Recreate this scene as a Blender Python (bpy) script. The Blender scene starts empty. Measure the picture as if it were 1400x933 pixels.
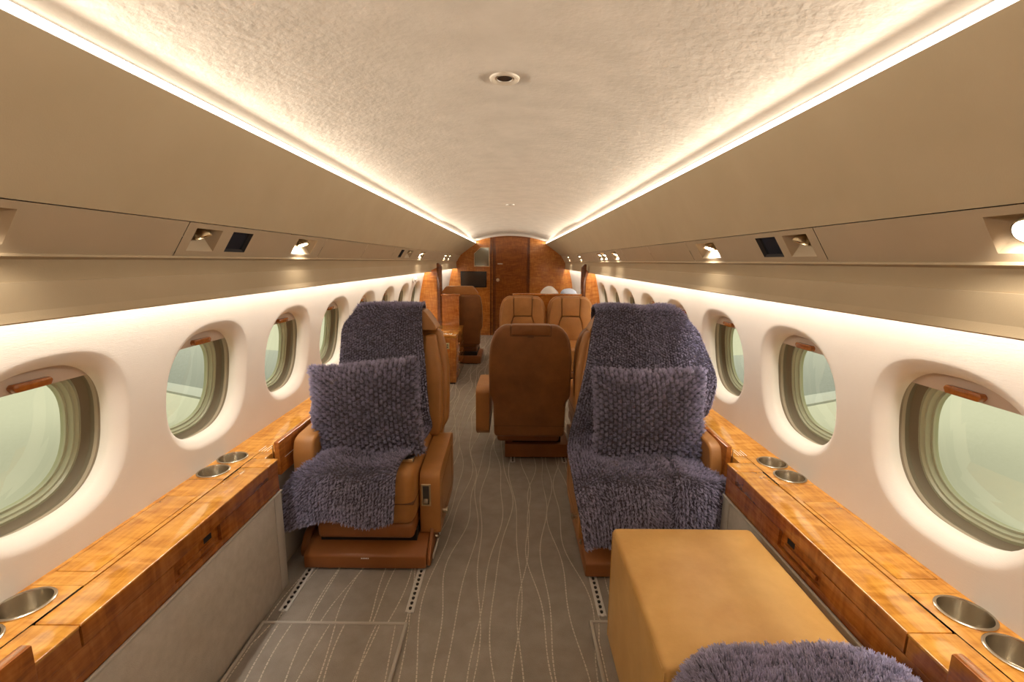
import bpy, bmesh, math, random
import numpy as np
from mathutils import Vector, Matrix
random.seed(7); rng = np.random.default_rng(11)
D = bpy.data; S = bpy.context.scene
COL = S.collection
# ------------------------------------------------------------------ camera
cam_d = D.cameras.new('camera'); cam = D.objects.new('camera', cam_d); COL.objects.link(cam); S.camera = cam
cam_d.sensor_fit = 'HORIZONTAL'; cam_d.sensor_width = 36.0; cam_d.lens = 36.0 * 622 / 1400
cam_d.clip_start = 0.02; cam_d.clip_end = 200
PITCH = math.atan(109 / 622)
cam.matrix_world = (Matrix.Translation((0.033, 0, 1.30)) @ Matrix.Rotation(math.pi / 2 - PITCH, 4, 'X')
                    @ Matrix.Rotation(math.radians(0.53), 4, 'Z'))
# ------------------------------------------------------------------ world, exposure
w = D.worlds.new('hangar_light'); S.world = w; w.use_nodes = True
w.node_tree.nodes['Background'].inputs[0].default_value = (0.60, 0.585, 0.48, 1)
w.node_tree.nodes['Background'].inputs[1].default_value = 1.0
S.view_settings.view_transform = 'Standard'; S.view_settings.look = 'None'
S.view_settings.exposure = 1.27; S.view_settings.gamma = 1.0; S.view_settings.use_curve_mapping = False
STRIP_E, COVE_E, LAMP_E = 2.4, 26.0, 14.0
UP_E = 1.15                                # watts per metre of the ceiling wash
WARM = (1.0, 0.945, 0.86)
Y0C, Y1C = -1.9, 8.0                     # cabin from behind the camera to the far bulkhead

# ------------------------------------------------------------------ node helpers
def nmat(name):
    m = D.materials.new(name); m.use_nodes = True
    nt = m.node_tree; b = nt.nodes['Principled BSDF']
    return m, nt, b
def N(nt, t, **kw):
    n = nt.nodes.new(t)
    for k, v in kw.items():
        if k.startswith('i_'): n.inputs[int(k[2:]) if k[2:].isdigit() else k[2:]].default_value = v
        else: setattr(n, k, v)
    return n
def ramp(nt, src, stops):
    r = N(nt, 'ShaderNodeValToRGB'); e = r.color_ramp.elements
    while len(e) > 1: e.remove(e[-1])
    for i, (p, c) in enumerate(stops):
        el = e[0] if i == 0 else e.new(p)
        el.position = p; el.color = (*c, 1)
    nt.links.new(src, r.inputs[0]); return r
def coords(nt, scale=(1, 1, 1)):
    tc = N(nt, 'ShaderNodeTexCoord'); mp = N(nt, 'ShaderNodeMapping'); mp.inputs['Scale'].default_value = scale
    nt.links.new(tc.outputs['Object'], mp.inputs[0]); return mp.outputs[0]
def noise(nt, vec, scale, detail=4, rough=.55, dist=0):
    n = N(nt, 'ShaderNodeTexNoise'); n.inputs['Scale'].default_value = scale
    n.inputs['Detail'].default_value = detail; n.inputs['Roughness'].default_value = rough
    n.inputs['Distortion'].default_value = dist
    nt.links.new(vec, n.inputs['Vector']); return n.outputs[0]
def bump(nt, b, h, strength, dist=.002):
    n = N(nt, 'ShaderNodeBump'); n.inputs['Strength'].default_value = strength; n.inputs['Distance'].default_value = dist
    nt.links.new(h, n.inputs['Height']); nt.links.new(n.outputs[0], b.inputs['Normal'])
def simple(name, col, rough=.5, metal=0, spec=.5):
    m, nt, b = nmat(name); b.inputs['Base Color'].default_value = (*col, 1)
    b.inputs['Roughness'].default_value = rough; b.inputs['Metallic'].default_value = metal
    b.inputs['Specular IOR Level'].default_value = spec
    return m
def mottled(name, c0, c1, scale, rough=.6, bs=.2, bscale=200, spec=.4, mscale=(1, 1, 1), bm=(1, 1, 1), bd=.002):
    m, nt, b = nmat(name)
    h = noise(nt, coords(nt, mscale), scale, 5)
    r = ramp(nt, h, [(.3, c0), (.7, c1)]); nt.links.new(r.outputs[0], b.inputs['Base Color'])
    b.inputs['Roughness'].default_value = rough; b.inputs['Specular IOR Level'].default_value = spec
    if bs: bump(nt, b, noise(nt, coords(nt, bm), bscale, 3), bs, bd)
    return m
def wood(name, c0, c1, c2, along='Y', rough=.16, coat=.5):
    m, nt, b = nmat(name)
    sc = {'Y': (9, 1.0, 9), 'Z': (9, 9, 1.0), 'X': (1.0, 9, 9)}[along]
    cross = {'Y': (2, 9, 2), 'Z': (2, 2, 9), 'X': (9, 2, 2)}[along]
    grain = noise(nt, coords(nt, sc), 9, 6, .6, .6)
    fig = noise(nt, coords(nt, cross), 3.2, 3, .5, 1.2)
    mx = N(nt, 'ShaderNodeMix', data_type='FLOAT'); mx.inputs[0].default_value = .5
    nt.links.new(grain, mx.inputs[2]); nt.links.new(fig, mx.inputs[3])
    r = ramp(nt, mx.outputs[0], [(.37, c0), (.5, c1), (.62, c2)])
    nt.links.new(r.outputs[0], b.inputs['Base Color'])
    b.inputs['Roughness'].default_value = rough; b.inputs['Coat Weight'].default_value = coat
    b.inputs['Coat Roughness'].default_value = .06
    return m
def leather(name, c0, c1, rough=.38):
    m, nt, b = nmat(name)
    h = noise(nt, coords(nt), 6, 6, .62)
    r = ramp(nt, h, [(.3, c0), (.7, c1)]); nt.links.new(r.outputs[0], b.inputs['Base Color'])
    b.inputs['Roughness'].default_value = rough; b.inputs['Specular IOR Level'].default_value = .45
    v = N(nt, 'ShaderNodeTexVoronoi'); v.inputs['Scale'].default_value = 420
    nt.links.new(coords(nt), v.inputs['Vector'])
    a = N(nt, 'ShaderNodeMath', operation='MULTIPLY_ADD'); a.inputs[1].default_value = 8.0
    nt.links.new(noise(nt, coords(nt), 9, 3), a.inputs[0]); nt.links.new(v.outputs['Distance'], a.inputs[2])
    bump(nt, b, a.outputs[0], .12, .002)
    return m
def emit(name, col, s):
    m, nt, b = nmat(name); b.inputs['Base Color'].default_value = (.8, .8, .8, 1)
    b.inputs['Emission Color'].default_value = (*col, 1); b.inputs['Emission Strength'].default_value = s
    return m
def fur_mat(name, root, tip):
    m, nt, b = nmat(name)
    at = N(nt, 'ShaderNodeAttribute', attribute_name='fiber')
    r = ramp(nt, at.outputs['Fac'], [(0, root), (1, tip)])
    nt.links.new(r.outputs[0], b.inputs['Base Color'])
    b.inputs['Roughness'].default_value = .75; b.inputs['Specular IOR Level'].default_value = .25
    b.inputs['Sheen Weight'].default_value = .15; b.inputs['Sheen Roughness'].default_value = .5
    return m

M = {}
def make_wall_mat():
    m, nt, b = nmat('sidewall fabric')
    h = noise(nt, coords(nt), 3, 4)
    r = ramp(nt, h, [(.3, (.70, .635, .555)), (.7, (.75, .69, .615))]); nt.links.new(r.outputs[0], b.inputs['Base Color'])
    b.inputs['Roughness'].default_value = .75; b.inputs['Specular IOR Level'].default_value = .3
    bump(nt, b, noise(nt, coords(nt, (40, 14, 190)), 3.0, 3, .6), .16, .003)
    return m
M['wall'] = make_wall_mat()
M['lip'] = simple('window lip', (.74, .67, .59), .55)
M['headliner'] = mottled('headliner suede', (.52, .44, .345), (.60, .51, .405), 9, .9, .38, 50, .15, bd=.005)
M['bin'] = mottled('bin ultraleather', (.35, .258, .148), (.38, .282, .166), 5, .48, .1, 300, .4)
M['psu'] = mottled('service panel', (.36, .265, .162), (.385, .287, .18), 5, .42, .1, 300, .4)
M['dark'] = simple('dark gap', (.012, .008, .006), .8)
M['wood_lit'] = wood('cherry lit veneer', (.40, .15, .018), (.56, .24, .034), (.66, .32, .055))  # lighter copy of the ledge cherry, light on the tops put into the colour
M['wood'] = wood('cherry shaded veneer', (.24, .066, .010), (.36, .112, .017), (.46, .165, .028))  # same cherry darkened and reddened, shade on upright faces put into the colour
M['wood_v'] = wood('cherry upright veneer', (.30, .088, .013), (.43, .145, .024), (.55, .22, .042), 'Z')
M['wood_door'] = wood('cherry door veneer', (.15, .038, .007), (.22, .062, .011), (.29, .092, .016), 'Z')
M['wood_edge'] = wood('dark wood edging', (.09, .025, .006), (.13, .036, .008), (.17, .05, .012), 'Z')
M['leather'] = leather('caramel leather', (.34, .145, .038), (.45, .205, .058))
M['leather_back'] = leather('brown leather', (.165, .060, .015), (.27, .105, .028))
M['leather_base'] = leather('russet leather', (.235, .080, .020), (.30, .108, .028))
M['ottoman'] = leather('honey leather', (.60, .325, .09), (.74, .45, .15), .34)
M['seam'] = simple('leather seam', (.13, .05, .015), .7)
M['carpet'] = mottled('grey brown carpet', (.262, .228, .193), (.335, .294, .25), 14, .95, .6, 340, .1, bd=.004)
M['mat_carpet'] = mottled('mat carpet', (.275, .240, .205), (.35, .308, .263), 14, .95, .6, 340, .1, bd=.004)
M['binding'] = simple('carpet binding', (.42, .375, .325), .9)
M['yarn'] = simple('cream yarn', (.60, .53, .44), .9)
M['panel'] = mottled('grey side carpet', (.48, .425, .36), (.56, .50, .43), 30, .95, .4, 300, .1, bd=.003)
M['grey'] = simple('pale grey panel', (.50, .46, .41), .6)
M['steel'] = simple('brushed steel', (.62, .56, .46), .27, 1)
M['brass'] = simple('satin brass', (.66, .55, .36), .28, 1)
M['cup'] = simple('cup steel', (.50, .45, .36), .26, 1)
M['rail'] = simple('aluminium track', (.60, .57, .53), .5, .15)
M['black'] = simple('black glass', (.012, .012, .014), .15)
M['screen'] = simple('dark screen', (.035, .03, .026), .12)
M['mirror'] = simple('dim mirror', (.30, .31, .27), .08, .85)
M['liner_a'] = simple('reveal taupe', (.19, .155, .098), .6)
M['liner_b'] = simple('reveal beige', (.37, .30, .21), .6)
M['liner_c'] = simple('pane rim green', (.40, .40, .27), .4)
M['shade'] = simple('window shade', (.55, .43, .33), .7)
M['beige_ring'] = simple('beige ring', (.52, .43, .32), .35)
M['white'] = simple('white linen', (.78, .76, .74), .8)
M['blue'] = simple('pale blue linen', (.56, .66, .84), .8)
M['label_plate'] = simple('cream placard', (.80, .72, .42), .5)
M['ink'] = simple('placard ink', (.06, .05, .03), .6)
M['print'] = simple('white print', (.85, .82, .75), .6)
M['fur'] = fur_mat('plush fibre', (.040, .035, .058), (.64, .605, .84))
M['fur_under'] = simple('plush backing', (.085, .075, .10), .95)
M['strip'] = emit('light strip', WARM, STRIP_E)
M['cove'] = emit('cove strip', (1.0, .95, .88), COVE_E)
M['lamp'] = emit('lamp lens', (1.0, .95, .86), LAMP_E)
M['wing'] = simple('wing grey', (.20, .215, .21), .35, .3)
M['wing_edge'] = simple('wing edge', (.50, .51, .50), .45, .6)
M['hangar'] = simple('hangar floor', (.53, .525, .44), .6)
def glass():
    m = D.materials.new('window pane'); m.use_nodes = True; nt = m.node_tree; nt.nodes.clear()
    o = N(nt, 'ShaderNodeOutputMaterial'); mix = N(nt, 'ShaderNodeMixShader'); mix.inputs[0].default_value = .07
    t = N(nt, 'ShaderNodeBsdfTransparent'); t.inputs[0].default_value = (.90, .93, .82, 1)
    g = N(nt, 'ShaderNodeBsdfGlossy'); g.inputs[0].default_value = (.9, .95, .88, 1); g.inputs['Roughness'].default_value = .03
    nt.links.new(t.outputs[0], mix.inputs[1]); nt.links.new(g.outputs[0], mix.inputs[2]); nt.links.new(mix.outputs[0], o.inputs[0])
    return m
M['glass'] = glass()

# ------------------------------------------------------------------ mesh helpers
def link(name, me, parent=None, loc=None):
    o = D.objects.new(name, me); COL.objects.link(o)
    if parent: o.parent = parent
    if loc is not None: o.location = loc
    return o
def bobj(name, bm, mat, parent=None, smooth=True, recalc=True, loc=None):
    if recalc: bmesh.ops.recalc_face_normals(bm, faces=bm.faces)
    me = D.meshes.new(name); bm.to_mesh(me); bm.free()
    for m in (mat if isinstance(mat, list) else [mat]): me.materials.append(m)
    if smooth:
        me.polygons.foreach_set('use_smooth', [True] * len(me.polygons))
        me.set_sharp_from_angle(angle=math.radians(38))
    return link(name, me, parent, loc)
def thing(name, label, cat, loc=(0, 0, 0), rz=0, group=None):
    o = D.objects.new(name, None); COL.objects.link(o); o.location = loc; o.rotation_euler = (0, 0, rz)
    o.empty_display_size = .1
    return tag(o, label, cat, group)
def tag(o, label, cat, group=None):
    o['label'] = label; o['category'] = cat
    if group: o['group'] = group
    return o
def struct(o): o['kind'] = 'structure'; return o
def stuff(o): o['kind'] = 'stuff'; return o
def box(x0, x1, y0, y1, z0, z1, bev=0, seg=2, bm=None):
    if x0 > x1: x0, x1 = x1, x0
    b = bmesh.new()
    vs = [b.verts.new((x, y, z)) for x in (x0, x1) for y in (y0, y1) for z in (z0, z1)]
    for f in ((0, 1, 3, 2), (4, 6, 7, 5), (0, 4, 5, 1), (2, 3, 7, 6), (0, 2, 6, 4), (1, 5, 7, 3)):
        b.faces.new([vs[i] for i in f])
    if bev: bmesh.ops.bevel(b, geom=b.edges[:], offset=bev, segments=seg, profile=.5, affect='EDGES')
    return merge(bm, b)
def merge(bm, b):
    if bm is None: return b
    me = D.meshes.new('tmp'); b.to_mesh(me); b.free(); bm.from_mesh(me); D.meshes.remove(me); return bm
def slab(outline, a0, a1, plane='xz', bev=0, seg=3, bm=None, map=None, taper=None):
    """outline polygon extruded between a0 and a1 along the third axis"""
    b = bmesh.new()
    def P(u, v, a):
        return {'xz': (u, a, v), 'yz': (a, u, v), 'xy': (u, v, a)}[plane]
    v0 = [b.verts.new(P(u, v, a0)) for u, v in outline]; v1 = [b.verts.new(P(u, v, a1)) for u, v in outline]
    b.faces.new(v0); b.faces.new(v1[::-1]); n = len(outline)
    for i in range(n): b.faces.new((v0[i], v1[i], v1[(i + 1) % n], v0[(i + 1) % n]))
    bmesh.ops.recalc_face_normals(b, faces=b.faces)
    if bev: 
        es = [e for e in b.edges if len(e.link_faces) == 2 and e.calc_face_angle(0) > math.radians(28)]
        bmesh.ops.bevel(b, geom=es, offset=bev, segments=seg, profile=.5, affect='EDGES', clamp_overlap=True)
    if map:
        for v in b.verts: v.co = map(v.co)
    return merge(bm, b)
def lathe(prof, n=28, axis='z', loc=(0, 0, 0), bm=None, rot=None):
    b = bmesh.new(); rings = []
    for r, h in prof:
        rings.append([b.verts.new((r * math.cos(2 * math.pi * k / n), r * math.sin(2 * math.pi * k / n), h)) for k in range(n)])
    for a, c in zip(rings, rings[1:]):
        for k in range(n): b.faces.new((a[k], a[(k + 1) % n], c[(k + 1) % n], c[k]))
    if prof[0][0] > 1e-6: pass
    b.faces.new(rings[-1])
    bmesh.ops.remove_doubles(b, verts=b.verts, dist=1e-6)
    Mx = Matrix.Translation(loc) @ (rot if rot else {'z': Matrix.Identity(4), 'x': Matrix.Rotation(math.pi / 2, 4, 'Y'), 'y': Matrix.Rotation(-math.pi / 2, 4, 'X')}[axis])
    b.transform(Mx)
    return merge(bm, b)
def loft(rows, close=False, bm=None):
    b = bmesh.new(); vs = [[b.verts.new(p) for p in r] for r in rows]
    for a, c in zip(vs, vs[1:]):
        n = len(a)
        for k in range(n if close else n - 1):
            b.faces.new((a[k], a[(k + 1) % n], c[(k + 1) % n], c[k]))
    return merge(bm, b)
def grid_obj(name, Pg, mat, parent=None):
    n, m, _ = Pg.shape
    idx = np.arange(n * m).reshape(n, m)
    f = np.stack([idx[:-1, :-1], idx[1:, :-1], idx[1:, 1:], idx[:-1, 1:]], -1).reshape(-1, 4)
    me = D.meshes.new(name); me.from_pydata(Pg.reshape(-1, 3).tolist(), [], f.tolist())
    me.materials.append(mat); me.polygons.foreach_set('use_smooth', [True] * len(me.polygons))
    return link(name, me, parent)
def smooth01(t): t = min(1, max(0, t)); return t * t * (3 - 2 * t)

# ------------------------------------------------------------------ cabin shell
def wallx(z): return 1.10 if z < .58 else 1.10 + math.sqrt(4 - (z - .58) ** 2) - 2
STY = [Y0C, 0, 1, 2, 3, 4, 5, 5.6, 6.2, 6.8, 7.4, 8.02]
def tap(y): return smooth01((y - 4.7) / 3.3)
def strip_pt(y): return (.735 - .135 * tap(y), 1.668 - .062 * tap(y))
def crest(y): return 1.815 - .085 * tap(y)

# floor
fl = struct(bobj('floor', box(-1.0, 1.0, Y0C, 8.1, -.05, 0), M['carpet'], smooth=False))
# ceiling: shallow vault between the two light strips
rows = []
for y in STY:
    sx, sz = strip_pt(y); c = crest(y); r = []
    for k in range(33):
        t = -1 + 2 * k / 32
        r.append((t * (sx + .012), y, c - (c - sz - .022) * abs(t) ** 2.2))
    rows.append(r)
ce = struct(bobj('ceiling', loft(rows), M['headliner']))
# walls with oval window openings
WY = [1.638 - .597 + .597 * k for k in range(8)]
WZ, WRX, WRZ, WN = .843, .196, .197, 2.5
def oval(a, k=0):
    c, s = math.cos(a), math.sin(a)
    return ((WRX + k) * math.copysign(abs(c) ** (2 / WN), c), (WRZ + k) * math.copysign(abs(s) ** (2 / WN), s))
def wall_cell(b, s, yc, y0, y1, z0, z1):
    hw, hz0, hz1 = (y1 - y0) / 2, z0 - WZ, z1 - WZ
    angs = [2 * math.pi * k / 72 for k in range(72)]
    def rect(a):
        dx, dz = math.cos(a), math.sin(a); t = 1e9
        if abs(dx) > 1e-9: t = min(t, ((y1 - yc) if dx > 0 else (y0 - yc)) / dx)
        if abs(dz) > 1e-9: t = min(t, (hz1 if dz > 0 else hz0) / dz)
        return dx * t, dz * t
    corners = [math.atan2(z, y) % (2 * math.pi) for y in (y0 - yc, y1 - yc) for z in (hz0, hz1)]
    for ca in corners: angs.append(ca)
    angs = sorted(angs)
    prof = [(None, 0), (.75, 0), (.5, 0), (.25, 0), (.085, 0), (.045, 0), (.036, 0), (.032, .0006), (.026, .003), (.019, .008), (.012, .015), (.006, .022), (.002, .029), (0, .036), (0, .056)]
    rings = []
    for k, d in prof:
        ring = []
        for a in angs:
            dx, dz = rect(a)
            if k is None: py, pz = dx, dz
            elif k >= .2:
                oy, oz = oval_dir(a, .085); py, pz = oy + (dx - oy) * k, oz + (dz - oz) * k
            else: py, pz = oval_dir(a, k)
            ring.append(b.verts.new((s * (wallx(WZ + pz) + d), yc + py, WZ + pz)))
        rings.append(ring)
    n = len(angs)
    for A, B in zip(rings, rings[1:]):
        for i in range(n): b.faces.new((A[i], A[(i + 1) % n], B[(i + 1) % n], B[i]))
def oval_dir(a, k):
    # point of the superellipse in polar direction a
    c, s = abs(math.cos(a)), abs(math.sin(a))
    r = ((c / (WRX + k)) ** WN + (s / (WRZ + k)) ** WN) ** (-1 / WN)
    return r * math.cos(a), r * math.sin(a)
def plain_wall(b, s, y0, y1, z0, z1, nz=14):
    zs = [z0 + (z1 - z0) * k / nz for k in range(nz + 1)]
    loft([[(s * wallx(z), y, z) for z in zs] for y in (y0, y1)], bm=b)
def wall(side, s):
    b = bmesh.new()
    h = .597 / 2
    for yc in WY: wall_cell(b, s, yc, yc - h, yc + h, .48, 1.27)
    plain_wall(b, s, Y0C, WY[0] - h, .48, 1.27); plain_wall(b, s, WY[-1] + h, 8.05, .48, 1.27)
    bmesh.ops.remove_doubles(b, verts=b.verts, dist=2e-4)
    # upper shell behind the bins, closing up to the ceiling edge, and lower shell to the floor
    loft([[(s * wallx(1.27), y, 1.27), (s * .955, y, 1.42), (s * .85, y, 1.62), (s * .77, y, 1.74), (s * (strip_pt(y)[0] + .012), y, strip_pt(y)[1] + .022)] for y in STY], bm=b)
    loft([[(s * 1.11, y, .48), (s * 1.05, y, .2), (s * 1.0, y, -.03)] for y in (Y0C, 8.05)], bm=b)
    return struct(bobj('wall_' + side, b, M['wall']))
wall('left', -1); wall('right', 1)
# windows
def make_window(n, s, yc, seed):
    r = D.objects.new('window_%d' % n, None); COL.objects.link(r); r.location = (s * wallx(WZ), yc, WZ); struct(r)
    def ring_rows(spec, segs=56):
        rows = []
        for k, d in spec:
            row = []
            for i in range(segs):
                y, z = oval(2 * math.pi * i / segs, k)
                row.append((s * (wallx(WZ + z) - wallx(WZ) + d), y, z))
            rows.append(row)
        return rows
    bobj('reveal', loft(ring_rows([(.012, .046), (.014, .060), (.016, .066)]), True), M['liner_a'], r)
    bobj('shade_track', loft(ring_rows([(.016, .066), (.008, .070), (.006, .078), (.010, .082)]), True), M['liner_b'], r)
    bobj('inner_reveal', loft(ring_rows([(.010, .082), (.010, .094), (.002, .102), (-.006, .106)]), True), M['liner_a'], r)
    bobj('pane_frame', loft(ring_rows([(-.006, .106), (-.014, .104), (-.018, .110), (-.024, .110), (-.028, .122), (-.034, .122), (-.036, .135)]), True), M['liner_c'], r)
    b = bmesh.new()
    rw = ring_rows([(-.03, .128)])[0]
    vs = [b.verts.new(p) for p in rw]; b.faces.new(vs)
    bobj('pane', b, M['glass'], r, smooth=False)
    # shade pulled a little way down at the top of the opening
    zt, zb = WRZ + .005, WRZ - .052
    top = []
    m = 20; rows = [[], []]
    for i in range(m + 1):
        y = -WRX + 2 * WRX * i / m; y *= .985
        t = (1 - abs(y / (WRX + .004)) ** WN) ** (1 / WN) * (WRZ + .004)
        for row, z in zip(rows, (max(t, zb + .002), zb)):
            row.append((s * (wallx(WZ + z) - wallx(WZ) + .058), y, z))
    back = [[(p[0] + s * .005, p[1], p[2]) for p in row] for row in rows]
    b = loft(rows + back[::-1] + [rows[0]])
    bobj('shade', b, M['shade'], r, smooth=False)
    xh = wallx(WZ + zb) - wallx(WZ)
    hb = slab([(-.040, .0), (.040, .0), (.047, .012), (.042, .02), (-.042, .02), (-.047, .012)], 0, .022, 'xy', .003, 2)
    for v in hb.verts:
        u, q, e = v.co
        v.co = (s * (xh + .058 - e * .9), u, zb + .004 + q)
    bobj('shade_handle', hb, M['wood'], r)
for k, yc in enumerate(WY):
    make_window(k + 1, -1, yc, k); make_window(k + 9, 1, yc, k + 20)

# overhead bins: upper panel, service panel with recesses, valance
PS = (.866, 1.402); PB = (.926, 1.307)            # service panel top seam and bottom
def psu_pt(t, y, s, d=0):
    nx, nz = .846, .533                            # outward normal of the panel
    return (s * (PS[0] + (PB[0] - PS[0]) * t + nx * d), y, PS[1] + (PB[1] - PS[1]) * t + nz * d)
LAMPS = {-1: [(.72, .862), (1.345, 1.465), (1.975, 2.165), (4.05, 4.25), (4.62, 4.85), (6.3, 6.5), (6.75, 6.9)],
         1: [(.66, .845), (1.345, 1.465), (1.96, 2.15), (3.82, 4.0), (4.3, 4.46), (4.52, 4.68), (5.9, 6.05), (7.1, 7.25)]}
LIT = {-1: {0, 2, 4, 5, 6}, 1: {0, 2, 3, 4, 5, 6, 7}}
BLACK = {-1: [(1.52, 1.635), (3.80, 3.90)], 1: [(1.505, 1.625)]}
T0, T1 = .17, .84
trim_n = [0]
def trim_name(): trim_n[0] += 1; return 'trim_%d' % trim_n[0]
def bins(s):
    rows = []
    for y in STY:
        sx, sz = strip_pt(y); t = tap(y); r = []
        P0 = (sx - .004, sz - .006)
        P3 = (PS[0], PS[1])
        r.append((s * (sx + .006), y, sz - .001))
        for k in range(13):
            q = k / 12
            bx = P0[0] + (P3[0] - P0[0]) * q + .012 * math.sin(math.pi * q); bz = P0[1] + (P3[1] - P0[1]) * q - .010 * math.sin(math.pi * q) * .6
            r.append((s * bx, y, bz))
        r.append((s * (PS[0] + .012), y, PS[1] + .004))
        rows.append(r)
    o = struct(bobj(trim_name(), loft(rows), M['bin']))
    # service panel, cut by seams into separate panels
    holes = sorted(LAMPS[s] + BLACK[s])
    seams = [Y0C, .5, 1.305, 2.26, 2.9, 3.6, 4.95, 5.8, 6.6, 8.02]
    root = D.objects.new(trim_name(), None); COL.objects.link(root); struct(root)
    for a, c in zip(seams, seams[1:]):
        b = bmesh.new(); ys = [a + .0015]
        hs = [h for h in holes if h[0] > a and h[1] < c]
        for h in hs: ys += [h[0], h[1]]
        ys.append(c - .0015)
        for i in range(len(ys) - 1):
            cut = (i % 2 == 1)
            for t0, t1 in ((0.02, T0), (T0, T1), (T1, 1)):
                if cut and t0 == T0: continue
                b.faces.new([b.verts.new(psu_pt(t, y, s)) for t, y in ((t0, ys[i]), (t0, ys[i + 1]), (t1, ys[i + 1]), (t1, ys[i]))])
        bmesh.ops.remove_doubles(b, verts=b.verts, dist=1e-5)
        bobj('service_panel', b, M['psu'], root, smooth=False)
    b = loft([[psu_pt(0, y, s, .012), psu_pt(.5, y, s, .11), psu_pt(1, y, s, .012)] for y in (Y0C, 8.02)])
    bobj('panel_backing', b, M['dark'], root, smooth=False)
    rows = []
    for y in STY:
        rows.append([(s * x, y, z) for x, z in ((PB[0], PB[1]), (PB[0] - .004, PB[1] - .001), (PB[0] - .004, PB[1] - .006), (.935, 1.295), (.945, 1.27), (.948, 1.24), (.945, 1.20), (.936, 1.178),
                     (.932, 1.173), (.935, 1.170), (.939, 1.171), (.941, 1.18), (.943, 1.215), (.944, 1.25), (wallx(1.25), 1.255))])
    struct(bobj(trim_name(), loft(rows), M['bin']))
bins(-1); bins(1)
# light strips
for s, nm in ((-1, 'left'), (1, 'right')):
    o = bobj('light_strip', loft([[(s * (strip_pt(y)[0] + .004), y, strip_pt(y)[1] - .001), (s * (strip_pt(y)[0] + .002), y, strip_pt(y)[1] + .009), (s * (strip_pt(y)[0] + .009), y, strip_pt(y)[1] + .019)] for y in STY]), M['strip'], smooth=False)
    tag(o, 'glowing warm light strip along the %s edge of the ceiling' % nm, 'light', 'ceiling light strips')
    for ya, yb in ((Y0C, 4.8), (4.8, 6.4), (6.4, 8.0)):
        pa, pb = Vector((s * (strip_pt(ya)[0] - .005), ya, strip_pt(ya)[1] + .008)), Vector((s * (strip_pt(yb)[0] - .005), yb, strip_pt(yb)[1] + .008))
        l = D.lights.new('ceiling_wash', 'AREA'); l.shape = 'RECTANGLE'; l.size = .010; l.size_y = (pb - pa).length
        l.energy = UP_E * l.size_y; l.color = WARM; l.spread = math.radians(80)
        lo = D.objects.new('ceiling_wash', l); COL.objects.link(lo); lo.parent = o; lo.location = (pa + pb) / 2
        yy = (pb - pa).normalized(); zz = Vector((s * .985, 0, -.17)); xx = yy.cross(zz).normalized(); zz = xx.cross(yy)   # inwards and a little up
        lo.rotation_euler = Matrix((xx, yy, zz)).transposed().to_euler()
    o = bobj('cove_light', loft([[(s * .946, y, 1.236), (s * .966, y, 1.243)] for y in (Y0C, 8.0)]), M['cove'], smooth=False)
    tag(o, 'warm hidden light tucked under the %s overhead bin washing the window wall' % nm, 'light', 'cove lights under the bins')

# reading lights and black panels in the service panel
def reading_light(s, y0, y1, lit, label, near=False):
    yc = (y0 + y1) / 2
    p = psu_pt(.5, yc, s)
    r = thing('reading_light', label, 'reading light', p, 0, 'reading lights in the bins')
    def L(t, y, d): q = psu_pt(t, y, s, d); return (q[0] - p[0], q[1] - p[1], q[2] - p[2])
    dp = .045; in_y = .02
    rim = [L(T0, y0, 0), L(T0, y1, 0), L(T1, y1, 0), L(T1, y0, 0)]
    deep = [L(T0 + .02, y0 + in_y, dp), L(T0 + .02, y1 - in_y, dp), L(T1 - .32, y1 - in_y, dp), L(T1 - .32, y0 + in_y, dp)]
    b = bmesh.new(); A = [b.verts.new(q) for q in rim]; B = [b.verts.new(q) for q in deep]
    for i in range(4): b.faces.new((A[i], A[(i + 1) % 4], B[(i + 1) % 4], B[i]))
    b.faces.new(B)
    bobj('recess', b, M['psu'], r, smooth=False)
    # swivel lamp pointing down towards the seats
    c = Vector(L(T0 + .22, yc, .018)); ax = Vector((-s * .35, -.12 if lit else .1, -1)).normalized()
    if near: c = Vector(L(.47, .785, .012)); ax = Vector((-s * .85, -.1, -.5)).normalized()
    rot = ax.to_track_quat('Z', 'Y').to_matrix().to_4x4()
    bobj('swivel', lathe([(.010, -.034), (.011, -.012), (.016, -.008), (.0165, -.004)], 16, rot=Matrix.Translation((0, 0, 0)) @ rot, loc=c), M['brass'], r)
    bobj('lamp_head', lathe([(.017, -.008), (.0225, 0), (.0235, .012), (.0205, .013), (.019, .006)], 20, rot=rot, loc=c), M['brass'], r)
    bobj('lens', lathe([(.0188, .0085), (.012, .0105), (.0005, .011)], 18, rot=rot, loc=c), M['lamp'] if lit else M['dark'], r)
    if lit:
        l = D.lights.new('reading_lamp', 'SPOT'); l.energy = 1.0; l.color = (1, .95, .88); l.spot_size = 2.4; l.spot_blend = .6; l.shadow_soft_size = .015
        lo = D.objects.new('reading_lamp', l); COL.objects.link(lo); lo.parent = r; lo.location = c + ax * .022
        lo.rotation_euler = (Vector((s * .55, 0, -.5))).to_track_quat('-Z', 'Y').to_euler()
def side(s): return 'left' if s < 0 else 'right'
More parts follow.
